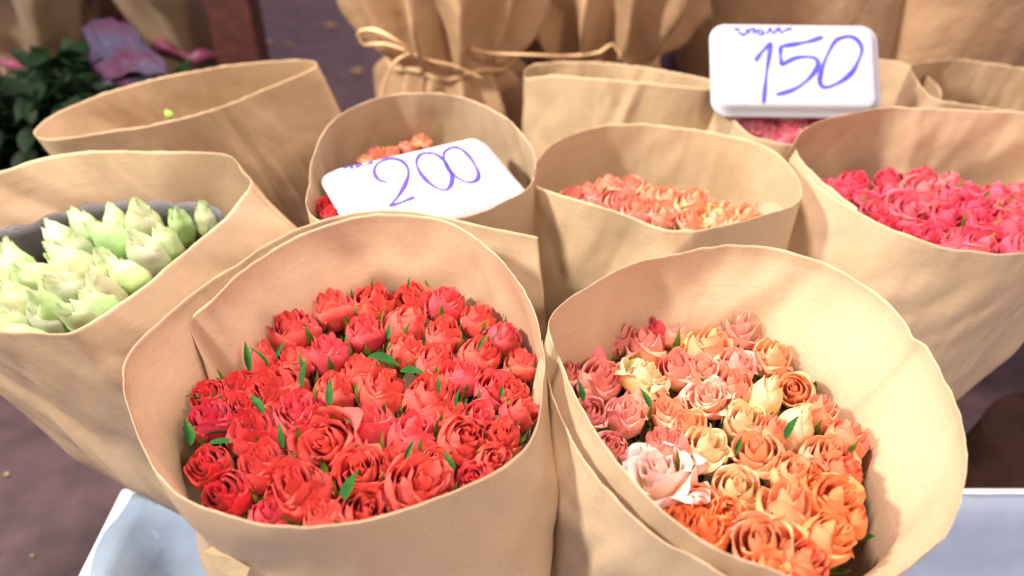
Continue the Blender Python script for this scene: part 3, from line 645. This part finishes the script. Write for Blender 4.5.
# ------------------------------------------------------------------ background
def gathered(name, label, foot, waist, top, rf, rw, rt, seed, mat, cat='wrapped bunch', group=None, folds=11, amp=.16, rband=None, band='twine', nm='paper', tilt=(0,0)):
    """a tall bunch in paper tied at the waist: flared skirt below, open flare above"""
    foot, waist, top = map(Vector, (foot, waist, top)); root = empty(name, foot); tag(root, label, cat, group)
    def rad(t):
        if t < .5: u = t/.5; return rf*(1-u**2.5)+rw*u**2.5 if u < 1 else rw
        u = (t-.5)/.5; return rw+(rt-rw)*(math.sin(u*PI/2)**.9)
    P = []
    for i in range(90):
        t = i/89; c = foot.lerp(waist, t/.5) if t < .5 else waist.lerp(top, (t-.5)/.5); r = rad(t); row = []
        near = 1.3*math.exp(-((t-.58)/.10)**2)+.6*math.exp(-((t-.42)/.08)**2)
        tie = 1-.85*math.exp(-((t-.5)/.022)**2)
        for j in range(180):
            a = 2*PI*j/180
            f = 1-2*abs(math.sin((a*folds+2.5*noise.noise(Vector((math.cos(a)*1.5+seed, math.sin(a)*1.5, t*2))))/2))**.7
            g = noise.noise(Vector((math.cos(a)*3+seed*5, math.sin(a)*3, t*5)))
            rr = r*(1+(amp*f*(.2+.9*near)+.16*g)*tie)
            row.append(c+Vector((rr*math.cos(a), rr*math.sin(a), .02*math.cos(a)*0)) - foot)
        P.append(row)
    mb = MB(); mb.grid(P, None, True); mb.build(nm, mat, root, solid=.001)
    if band:
        b = MB(); pts = [waist-foot+Vector((rw*1.06*math.cos(2*PI*k/40), rw*1.06*math.sin(2*PI*k/40), .006*math.sin(k)+tilt[0]*math.cos(2*PI*k/40))) for k in range(41)]
        b.tube(pts, rband or .005, 8); b.build('string' if band == 'twine' else 'ribbon', band, root)
    return root
yk = 1.50
wK = at_y(452,52,yk); ftK = at_y(452,170,yk)
KK = gathered('wrapped_bunch', 'tall bunch in gathered brown paper with a raffia bow at its left', (wK.x,yk,.10), wK, (wK.x-.02,yk+.08,wK.z+.40), .175, .118, .25, 1, 'paper_crumpled', group='tall bunches gathered in brown paper', folds=14, amp=.16)
wL = at_y(594,50,1.60)
gathered('wrapped_bunch', 'tall bunch in gathered brown paper tied with raffia, above the flat pressed wrap', (wL.x,1.60,.10), wL, (wL.x+.03,1.66,wL.z+.40), .16, .125, .26, 2, 'paper_crumpled', group='tall bunches gathered in brown paper', folds=14, amp=.17)
# bow and the string between the two bunches
mb = MB(); yy = yk-.14
mb.tube(spline([at_y(*p) for p in ((412,52,yy),(395,40,yy-.02),(375,30,yy-.02),(360,32,yy),(364,44,yy),(385,44,yy),(412,52,yy))], 30), .006, 7, flat=.5)
mb.tube(spline([at_y(*p) for p in ((412,52,yy),(395,62,yy-.01),(386,80,yy-.01),(382,98,yy-.01))], 16), .005, 7, flat=.5)
mb.tube(spline([at_y(*p) for p in ((412,52,yy),(430,60,yy-.01),(455,66,yy-.01),(482,78,yy-.01))], 16), .004, 7, flat=.5)
KB = mb.build('bow', 'twine', None); KB.parent = KK; KB.matrix_parent_inverse = Matrix.Translation(-KK.location)
mb = MB(); mb.tube(spline([at_y(*p) for p in ((470,48,yy),(490,53,yy),(530,55,yy+.02),(570,56,1.43),(600,52,1.43),(612,44,1.44),(625,62,1.43))], 30), .005, 7, flat=.6)
o = mb.build('raffia_string', 'twine'); tag(o, 'pale raffia string stretched between the two tall gathered bunches', 'string')

def cone(name, label, pts_bot, pts_top, mat, seed, depth=.16, cat='wrapped bunch', group='plain paper cones behind the trays', amp=.4):
    """leaning paper cone: elliptical sections between a foot and a wide mouth out of frame"""
    (bx, by_, by, bw), (tx, ty_, ty, tw) = pts_bot, pts_top
    B = at_y(bx, by_, by); T = at_y(tx, ty_, ty); V = MB(); P = []
    rb = bw/2*((B-CAM).dot(FW))/FPX; rt = tw/2*((T-CAM).dot(FW))/FPX
    for i in range(40):
        t = i/39; c = B.lerp(T, t); r = rb+(rt-rb)*t**.8
        row = []
        for j in range(80):
            a = 2*PI*j/80; g = noise.noise(Vector((math.cos(a)*1.5+seed, math.sin(a)*1.5, t*1.5)))*.18*amp + noise.noise(Vector((math.cos(a)*4+seed, math.sin(a)*4, t*3)))*.07*amp
            row.append(c+Vector((r*(1+g)*math.cos(a), r*.7*(1+g)*math.sin(a), 0)))
        P.append(row)
    V.grid(P, None, True); o = V.build(name, mat, None, solid=.001); tag(o, label, cat, group); return o
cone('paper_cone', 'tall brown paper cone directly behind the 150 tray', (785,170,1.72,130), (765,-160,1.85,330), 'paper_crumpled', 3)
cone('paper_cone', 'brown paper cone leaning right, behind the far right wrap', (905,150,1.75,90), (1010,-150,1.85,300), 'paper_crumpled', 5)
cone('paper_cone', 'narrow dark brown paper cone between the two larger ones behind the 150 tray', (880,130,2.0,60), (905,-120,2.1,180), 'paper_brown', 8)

# white foam board and a black block added as shade between the paper cones
mb = MB(); p = at_y(676,100,1.95); q = at_y(633,75,1.95)
mb.box((p.x-.030,1.95,0), (p.x+.06,2.20,p.z+.30)); o = mb.build('foam_board', 'white_sheet', smooth=False); tag(o, 'upright mauve white board left of the tall paper cone', 'board')
mb = MB(); mb.box((-.06,-.1,0),(.045,.1,.44)); o = mb.build('foam_carton', 'white_sheet', smooth=False); o.location = (q.x-.03,1.98,0); tag(o, 'low mauve white carton beside the second gathered bunch', 'box')
bv = o.modifiers.new('b','BEVEL'); bv.width=.015; bv.segments=3
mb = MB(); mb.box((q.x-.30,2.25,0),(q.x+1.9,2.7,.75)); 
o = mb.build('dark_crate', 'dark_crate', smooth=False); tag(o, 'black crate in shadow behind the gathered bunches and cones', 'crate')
# wooden post
p = at_y(238,30,1.72)
mb = MB(); mb.box((-.048,-.04,0),(.048,.04,2.2)); o = mb.build('wooden_post', 'wood', smooth=False); o.location = (p.x,1.72,0); tag(o, 'dark red brown wooden post standing behind the wide empty wrap', 'post')
bv = o.modifiers.new('b','BEVEL'); bv.width=.008; bv.segments=2
# left background bunches with pink ribbons
def pinkbunch(label, a, b, yy, ra, rm, rb_, seed, frac=.5):
    A, B = at_y(a[0], a[1], yy), at_y(b[0], b[1], yy+.12); root = empty('ribboned_bunch', B); tag(root, label, 'wrapped bunch', 'bunches tied with pink ribbon, upper left')
    d = (A-B); P = []; e1 = d.cross(Vector((0,1,0))).normalized(); e2 = d.cross(e1).normalized()
    for i in range(36):
        t = i/35; r = (ra+(rm-ra)*(t/frac)) if t < frac else rm+(rb_-rm)*((t-frac)/(1-frac))
        P.append([A-B-d*t + (e1*math.cos(k*2*PI/60)+e2*math.sin(k*2*PI/60))*r*(1+.12*math.sin(k*2*PI/60*8+seed)+.15*noise.noise(Vector((math.cos(k*2*PI/60)*3+seed,math.sin(k*2*PI/60)*3,t*4)))) for k in range(60)])
    mb = MB(); mb.grid(P, None, True); mb.build('paper', 'paper', root, solid=.001)
    mb = MB(); c = A-B-d*frac
    mb.tube([c+(e1*math.cos(k*2*PI/40)+e2*math.sin(k*2*PI/40))*rm*(1.15+.12*noise.noise(Vector((k*.7,seed,0)))) + d*(.05*math.sin(k*2*PI/40+seed)+.05*noise.noise(Vector((k*.6,seed,3)))) for k in range(41)], .013, 8, rfun=lambda t: 1+.5*math.sin(t*47))
    mb.build('ribbon', 'pink_ribbon', root)
pinkbunch('brown paper bunch with pink ribbon left of the wooden post', (160,-80), (222,110), 1.95, .20, .10, .145, 1, .55)
pinkbunch('brown paper bunch with pink ribbon in the upper left corner', (-5,-90), (45,95), 1.85, .19, .11, .14, 2, .60)
pinkbunch('brown paper bunch with pink ribbon between the corner one and the mauve foil', (48,-110), (92,50), 2.1, .20, .11, .13, 3, .66)
# mauve foil wrap
mb = MB(); P = []
A, B = at_y(104,26,1.8), at_y(140,84,1.62)
for i in range(30):
    t = i/29; c = A.lerp(B, t); row = []
    for k in range(50):
        a = 2*PI*k/50; r = (.045+.030*t)*(1+.3*noise.noise(Vector((math.cos(a)*2,math.sin(a)*2,t*4)))+.18*math.sin(a*6+t*3))
        row.append(c+Vector((math.cos(a)*r, .02*math.sin(a), math.sin(a)*r*.25)) )
    P.append(row)
mb.grid(P, None, True); o = mb.build('foil_wrap', 'foil', None, solid=.001); tag(o, 'crinkled mauve and pink foil wrap hanging over dark green leaves', 'foil wrap')
# dark foliage mass under them
mb = MB(); rnd = random.Random(11)
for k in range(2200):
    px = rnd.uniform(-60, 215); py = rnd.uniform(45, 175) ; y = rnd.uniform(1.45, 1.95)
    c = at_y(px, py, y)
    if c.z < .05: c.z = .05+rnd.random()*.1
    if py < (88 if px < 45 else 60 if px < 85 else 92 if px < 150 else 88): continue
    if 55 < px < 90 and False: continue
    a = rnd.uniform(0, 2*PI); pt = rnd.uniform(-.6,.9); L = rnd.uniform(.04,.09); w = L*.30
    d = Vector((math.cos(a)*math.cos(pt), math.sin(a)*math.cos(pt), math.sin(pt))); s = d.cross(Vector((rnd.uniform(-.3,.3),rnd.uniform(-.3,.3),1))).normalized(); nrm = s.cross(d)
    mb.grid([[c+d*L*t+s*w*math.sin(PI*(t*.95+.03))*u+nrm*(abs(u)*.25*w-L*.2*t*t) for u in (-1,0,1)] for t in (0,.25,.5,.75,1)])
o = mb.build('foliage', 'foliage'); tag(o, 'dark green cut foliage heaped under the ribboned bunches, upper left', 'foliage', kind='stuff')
# shadowed dark tub behind the foliage so that the heap rests on something
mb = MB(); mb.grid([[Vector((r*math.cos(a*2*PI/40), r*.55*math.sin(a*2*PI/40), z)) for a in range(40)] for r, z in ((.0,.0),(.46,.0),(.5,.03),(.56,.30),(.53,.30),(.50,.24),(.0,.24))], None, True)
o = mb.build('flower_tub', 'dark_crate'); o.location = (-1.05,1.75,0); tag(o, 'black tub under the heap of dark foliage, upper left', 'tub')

# brown wrap lying behind the box at right
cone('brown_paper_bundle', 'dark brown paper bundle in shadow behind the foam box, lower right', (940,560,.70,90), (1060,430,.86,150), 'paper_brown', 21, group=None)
# scraps on the floor
for k in range(70):
    x, y = rnd.uniform(-1.4, .0), rnd.uniform(2.2, 4.6)
    if k > 40: x, y = rnd.uniform(-1.3,-.55), rnd.uniform(.5,1.0)
    s = rnd.uniform(.012,.035)*(1 if k <= 40 else .25)
    v = [Vector((s*math.cos(a*PI/3)*rnd.uniform(.5,1), s*math.sin(a*PI/3)*rnd.uniform(.4,.8), .003+.006*rnd.random()*s*30)) for a in range(6)]
    v = v+[Vector((p.x, p.y, .001)) for p in v]
    f = [(0,1,2,3,4,5)]+[(i, i+6, (i+1)%6+6, (i+1)%6) for i in range(6)]
    o = mesh('fallen_petal', v, f, 'scrap', None, False); o.location = (x, y, 0.003)
    tag(o, 'small pale petal scrap on the floor' + (' at lower left' if k > 40 else ' beyond the wraps'), 'petal', 'scraps on the floor '+('lower left' if k > 40 else 'beyond the wraps'))

# ------------------------------------------------------------------ light
w = bpy.data.worlds.new('World'); sc.world = w; w.use_nodes = True
bg = w.node_tree.nodes['Background']; bg.inputs[0].default_value = (.74,.57,.66,1); bg.inputs[1].default_value = .70
def area(name, loc, target, size, power, color):
    l = bpy.data.lights.new(name, 'AREA'); l.shape = 'DISK'; l.size = size; l.energy = power; l.color = color
    o = bpy.data.objects.new(name, l); COL.objects.link(o); o.location = loc
    o.rotation_euler = (Vector(target)-Vector(loc)).to_track_quat('-Z', 'Y').to_euler()
area('stall_lamp', (-1.45,.40,1.86), (.1,.75,.6), .22, 50, (1.0,.90,.74))
area('stall_lamp', (.9,-.7,2.1), (.2,.7,.6), .35, 20, (1.0,.74,.48))
area('stall_lamp', (-.35,1.15,2.7), (-.3,2.0,.3), .40, 95, (1.0,.80,.68))  # fill light added to brighten the background bunches, no known lamp there
sc.view_settings.view_transform = 'Standard'; sc.view_settings.look = 'None'; sc.view_settings.exposure = .22; sc.view_settings.gamma = 1
sc.render.engine = 'CYCLES'; sc.cycles.use_denoising = True; sc.cycles.max_bounces = 8; sc.cycles.diffuse_bounces = 5
sc.cycles.sample_clamp_indirect = 6
